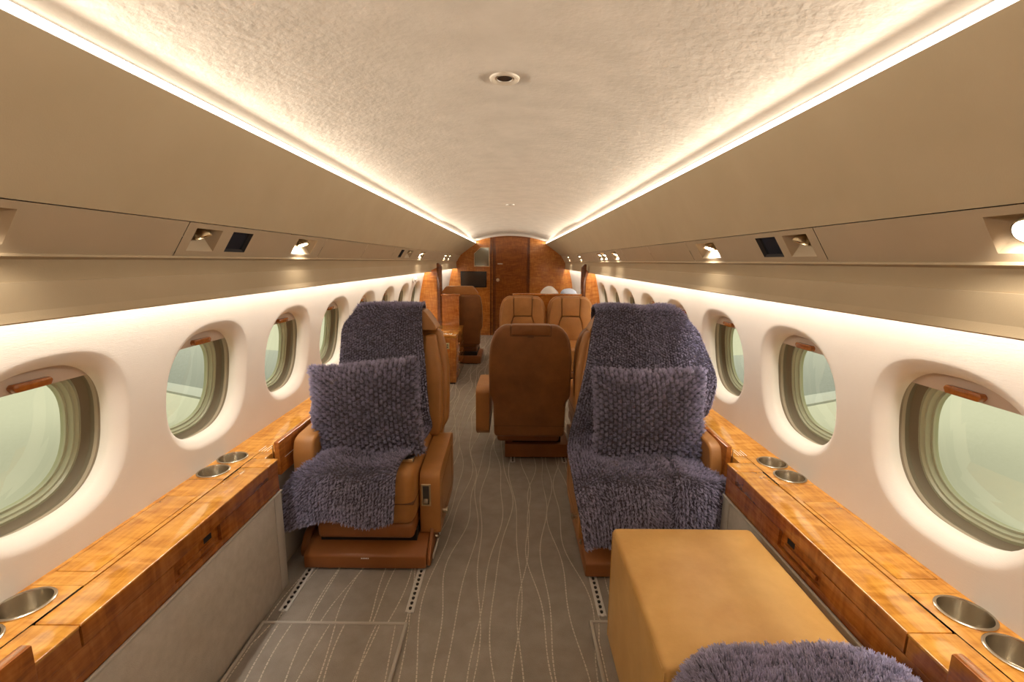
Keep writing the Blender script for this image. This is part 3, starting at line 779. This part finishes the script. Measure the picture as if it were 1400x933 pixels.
def wrinkle(Pg, amp, seed):
    g = np.random.default_rng(seed); x, y, z = Pg[..., 0], Pg[..., 1], Pg[..., 2]; w_ = 0
    for _ in range(5):
        a = g.normal(0, 1, 3) * 14; w_ = w_ + np.sin(a[0] * x + a[1] * y + a[2] * z + g.uniform(0, 6))
    du = np.gradient(Pg, axis=1); dv = np.gradient(Pg, axis=0); n = np.cross(du, dv); n /= np.linalg.norm(n, axis=2, keepdims=True) + 1e-9
    return Pg + n * (w_ * amp / 5)[..., None]
def def_left(P, v, u):
    x, y, z = P[..., 0].copy(), P[..., 1].copy(), P[..., 2].copy()
    cush = np.clip((.46 - y) / .06, 0, 1) * (z < .53)
    drop = np.clip((-x - .21) / .12, 0, 1)
    P[..., 2] -= cush * (.05 * drop ** 1.5) + .012 * cush * np.sin(x * 22 + 1)
    P[..., 1] += cush * .02 * drop * (z < .45)
    front = np.clip((.02 - y) / .03, 0, 1)
    P[..., 2] += front * (.010 * np.sin(u * 5 + .5) + .012 * (u - .5))
    head = np.clip((z - .98) / .08, 0, 1)
    P[..., 2] -= head * .03 * np.clip((np.abs(x) - .12) / .1, 0, 1) ** 2
    return wrinkle(P, .010, 3)
pathL = [(.735, .96, -.21, .14), (.735, 1.02, -.21, .145), (.705, 1.065, -.19, .15), (.64, 1.078, -.175, .155), (.572, 1.068, -.18, .157), (.538, 1.0, -.225, .16), (.520, .93, -.245, .165),
         (.482, .75, -.25, .185), (.445, .56, -.24, .205), (.41, .49, -.225, .225), (.30, .476, -.222, .215), (.09, .478, -.228, .185), (.025, .468, -.27, .165), (-.018, .43, -.315, .150), (-.030, .32, -.33, .143), (-.026, .232, -.325, .135)]
throw('plush grey throw draped over left seat from headrest to cushion front', (LX, 1.73, 0), 0, pathL, 130, 46, def_left, 62000, 21)
def def_right(P, v, u):
    x, y, z = P[..., 0].copy(), P[..., 1].copy(), P[..., 2].copy()
    cush = np.clip((.44 - y) / .06, 0, 1) * (z < .53)
    P[..., 2] += cush * (.014 * np.sin(x * 17 + .8)) - cush * .05 * np.clip((np.abs(x - .02) - .22) / .12, 0, 1)
    P[..., 2] -= cush * .022 * np.exp(-((x - .075 - .03 * y) / .010) ** 2)
    front = np.clip((.02 - y) / .03, 0, 1)
    P[..., 1] += front * .020 * np.exp(-((x - .07) / .010) ** 2) + front * .012 * np.sin(x * 24)
    P[..., 2] += front * (.03 * u)
    back = np.clip((y - .44) / .05, 0, 1)
    # stands off the wall-side shoulder like a tent
    P[..., 1] -= back * .10 * np.clip((x - .20) / .22, 0, 1) * np.clip((1.02 - z) / .3, 0, 1)
    P[..., 2] -= np.clip((z - .98) / .08, 0, 1) * (.028 * np.clip((x - .20) / .12, 0, 1) ** 2 + .012 * np.clip((-x - .1) / .06, 0, 1))
    P[..., 1] -= back * .028 * np.clip((-x - .10) / .10, 0, 1)
    return wrinkle(P, .012, 8)
pathR = [(.735, .93, -.15, .16), (.735, 1.02, -.152, .18), (.705, 1.065, -.155, .21), (.64, 1.080, -.157, .25), (.572, 1.068, -.16, .29), (.538, 1.0, -.178, .33), (.520, .93, -.19, .36),
         (.482, .75, -.225, .405), (.445, .57, -.262, .385), (.41, .49, -.29, .29), (.30, .476, -.31, .228), (.09, .478, -.322, .235), (.025, .468, -.322, .30), (-.018, .43, -.318, .335), (-.032, .32, -.295, .34), (-.028, .17, -.268, .34)]
throw('plush grey throw wrapped wide over right seat, hanging behind the ottoman', (RX, 1.69, 0), 0, pathR, 140, 64, def_right, 90000, 33)
def def_near(P, v, u):
    x, y, z = P[..., 0].copy(), P[..., 1].copy(), P[..., 2].copy()
    P[..., 2] += .030 * (1 - np.clip(np.abs(x / .26), 0, 1) ** 2.2) - .10 * np.clip((np.abs(x) - .19) / .08, 0, 1) ** 2
    P[..., 1] += .05 * np.clip(np.abs(x) / .26, 0, 1) ** 3
    return wrinkle(P, .014, 12)
pathN = [(.44, .52, -.24, .24), (.40, .478, -.25, .25), (.30, .472, -.255, .255), (.15, .474, -.26, .26), (.07, .47, -.262, .262), (.035, .448, -.262, .262), (.02, .40, -.26, .26), (.016, .33, -.258, .258)]
throw('plush grey throw over nearest seat cushion at the bottom edge of the view', (RX + .03, .895, 0), math.pi, pathN, 60, 60, def_near, 80000, 44)
def pillow(label, loc, rot, w, h, th, seed, skew=0):
    r = thing('throw_pillow', label, 'pillow', loc, 0, 'plush grey pillows'); r.rotation_euler = rot
    n = 44; u = np.linspace(-1, 1, n)[None, :]; v = np.linspace(-1, 1, n)[:, None]
    prof = np.maximum(0, (1 - np.abs(u) ** 2.6) * (1 - np.abs(v) ** 2.6)) ** .5
    pin = 1 - .06 * (1 - np.abs(v) ** 2) * np.ones_like(u); pinv = 1 - .06 * (1 - np.abs(u) ** 2) * np.ones_like(v)
    X = u * w / 2 * pin * np.ones_like(v) + skew * v * np.ones_like(u); Z = v * h / 2 * pinv * np.ones_like(u)
    for sg, nm in ((-1, 'front'), (1, 'back')):
        Pg = np.stack([X, sg * (th / 2 * prof + .002), Z], -1)
        Pg = wrinkle(Pg, .010, seed)
        Pg[0, :, 1] = Pg[-1, :, 1] = 0; Pg[:, 0, 1] = Pg[:, -1, 1] = 0
        grid_obj('pillow_' + nm, Pg, M['fur_under'], r)
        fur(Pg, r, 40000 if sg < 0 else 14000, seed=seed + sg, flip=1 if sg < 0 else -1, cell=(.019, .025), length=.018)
pillow('square plush grey pillow leaning on the left seat back', (LX - .035, 1.955, .638), (math.radians(-13), math.radians(-5), math.radians(2)), .49, .43, .17, 60)
pillow('square plush grey pillow leaning on the right seat back', (RX + .035, 1.93, .635), (math.radians(-13), math.radians(-1), math.radians(-3)), .49, .41, .17, 80)

# ------------------------------------------------------------------ credenza and partitions further back
r = thing('credenza', 'low glossy wood cabinet with placard against the left partition', 'cabinet', (-.73, 5.05, 0))
bobj('body', box(-.20, .172, -.35, .42, .02, .50, .004, 2), M['wood_v'], r)
bobj('cabinet_top', box(-.205, .177, -.355, .42, .50, .53, .005, 2), M['wood_lit'], r)
bobj('plinth', box(-.19, .16, -.33, .42, 0, .02), M['dark'], r, smooth=False)
pl = bobj('placard', box(-.045, .105, -.354, -.350, .385, .45, .002, 1), M['label_plate'], r)
b = bmesh.new()
for i in range(7):
    for j in range(2): box(-.035 + i * .019, -.022 + i * .019, -.3552, -.354, .395 + j * .024, .412 + j * .024, bm=b)
bobj('placard_print', b, M['ink'], pl, smooth=False)
b = bmesh.new()
for i in range(9): box(-.06 + i * .021, -.045 + i * .021, -.30 + (i % 2) * .02, -.25 + (i % 3) * .02, .5302, .5312, bm=b)
bobj('top_notice', b, M['print'], r, smooth=False)
for z in (.40, .30, .19, .10): bobj('drawer_knob', lathe([(.008, 0), (.011, .012), (.001, .015)], 12, rot=Matrix.Rotation(math.pi / 2, 4, 'Y'), loc=(.172, -.10, z)), M['brass'], r)
for z in (.345, .245, .145):
    bobj('drawer_seam', box(.171, .1725, -.33, .40, z, z + .004), M['seam'], r, smooth=False)
def partition(s, x_post, x_in, zc, label):
    r = thing('partition', label, 'partition', (s * .9, 5.5, 0), 0, 'wood cabin partitions')
    ox = s * .9
    def P(x): return s * x - ox
    zs = [0 + 1.17 * k / 12 for k in range(13)]
    out = [(P(x_post + .012), 0)] + [(P(min(1.13, wallx(z) + .01 if z > .5 else 1.0)), z) for z in zs] + [(P(.93), 1.19), (P(x_post + .012), 1.22)]
    bobj('side_panel', slab(out, -.02, .02, 'xz', 0), M['wood_v'], r, smooth=False)
    bobj('post', slab(round_poly([(P(x_post + .016), 0), (P(x_post + .016), 1.275), (P(x_post - .01), 1.275), (P(x_post - .040), 1.235), (P(x_post - .040), 0)], .02, 4), -.03, .03, 'xz', .004, 2), M['wood_edge'], r)
    bobj('half_wall', box(P(x_post - .03), P(x_in), -.025, .025, 0, zc - .022, .003, 1), M['wood_v'], r)
    bobj('cap_rail', box(P(x_post - .03), P(x_in) - s * .02, -.04, .04, zc - .024, zc, .006, 2), M['wood_v'], r)
partition(-1, .855, .61, .905, 'wood partition on the left, between low cabinet and far seat')
partition(1, .895, .055, .920, 'wood partition on the right behind the pair of far seats')
# counter behind the right partition with linen on it
r = thing('counter', 'low wood counter behind the right partition holding folded linen', 'cabinet', (.60, 6.15, 0))
bobj('body', box(-.25, .27, -.35, .35, 0, .74, .004, 1), M['wood_v'], r)
bobj('counter_top', box(-.26, .28, -.36, .36, .74, .765, .004, 2), M['wood_lit'], r)
def lump(name, mat, label, cat, loc, sc, seed):
    b = bmesh.new(); bmesh.ops.create_icosphere(b, subdivisions=4, radius=1)
    g = random.Random(seed); ph = [(Vector((g.uniform(-4, 4), g.uniform(-4, 4), g.uniform(-4, 4))), g.uniform(0, 6)) for _ in range(6)]
    for v in b.verts:
        d = 1 + .10 * sum(math.sin(v.co.dot(a) + p) for a, p in ph) / 2
        v.co = Vector((v.co.x * sc[0] * d, v.co.y * sc[1] * d, max(-.55, v.co.z) * sc[2] * d))
    zmin = min(v.co.z for v in b.verts)
    for v in b.verts: v.co.z -= zmin
    o = bobj(name, b, mat, loc=loc); tag(o, label, cat); return o
lump('linen_bag', M['white'], 'crumpled white linen bag behind the far right partition', 'bag', (.52, 6.05, .765), (.14, .13, .13), 3)
lump('folded_towel', M['blue'], 'rounded pale blue folded towel beside the white linen bag', 'towel', (.775, 6.05, .765), (.12, .12, .115), 5)

# small grey fitting on the left wall above a far window
r = thing('exit_handle', 'small grey fitting on the left wall above the far windows', 'handle', (-wallx(1.10) + .002, 4.95, 1.10))
bobj('base_plate', box(0, .012, -.07, .07, -.035, .035, .004, 2), M['grey'], r)
bobj('grip', box(.012, .03, -.05, .03, -.012, .012, .004, 2), M['rail'], r)
# ------------------------------------------------------------------ outside: hangar floor and the wings
o = bobj('hangar_floor', box(-60, 60, -60, 60, -1.65, -1.6), M['hangar'], smooth=False); struct(o)
for s, nm in ((-1, 'left'), (1, 'right')):
    r = thing('wing', 'grey aircraft wing seen outside through the %s windows' % nm, 'wing', (s * 1.5, 5.1, 0), 0, 'aircraft wings')
    rows = []; edge = []
    for t in np.linspace(0, 1, 6):
        X = s * (0.1 + 7 * t); le = -1.3 + 2.6 * t; ch = 2.6 - 1.5 * t; z = -.12 + .25 * t; th = .16 - .1 * t
        rows.append([(X, le + ch * c, z + th * hh) for c, hh in ((0.04, .5), (.15, .85), (.4, 1), (.75, .6), (1, 0), (.6, -.4), (.15, -.5), (.04, -.3))])
        edge.append([(X, le + ch * c, z + th * hh) for c, hh in ((.04, .5), (.01, .3), (0, .1), (.01, -.15), (.04, -.3))])
    bobj('wing_skin', loft(rows, True), M['wing'], r)
    bobj('leading_edge', loft(edge), M['wing_edge'], r)
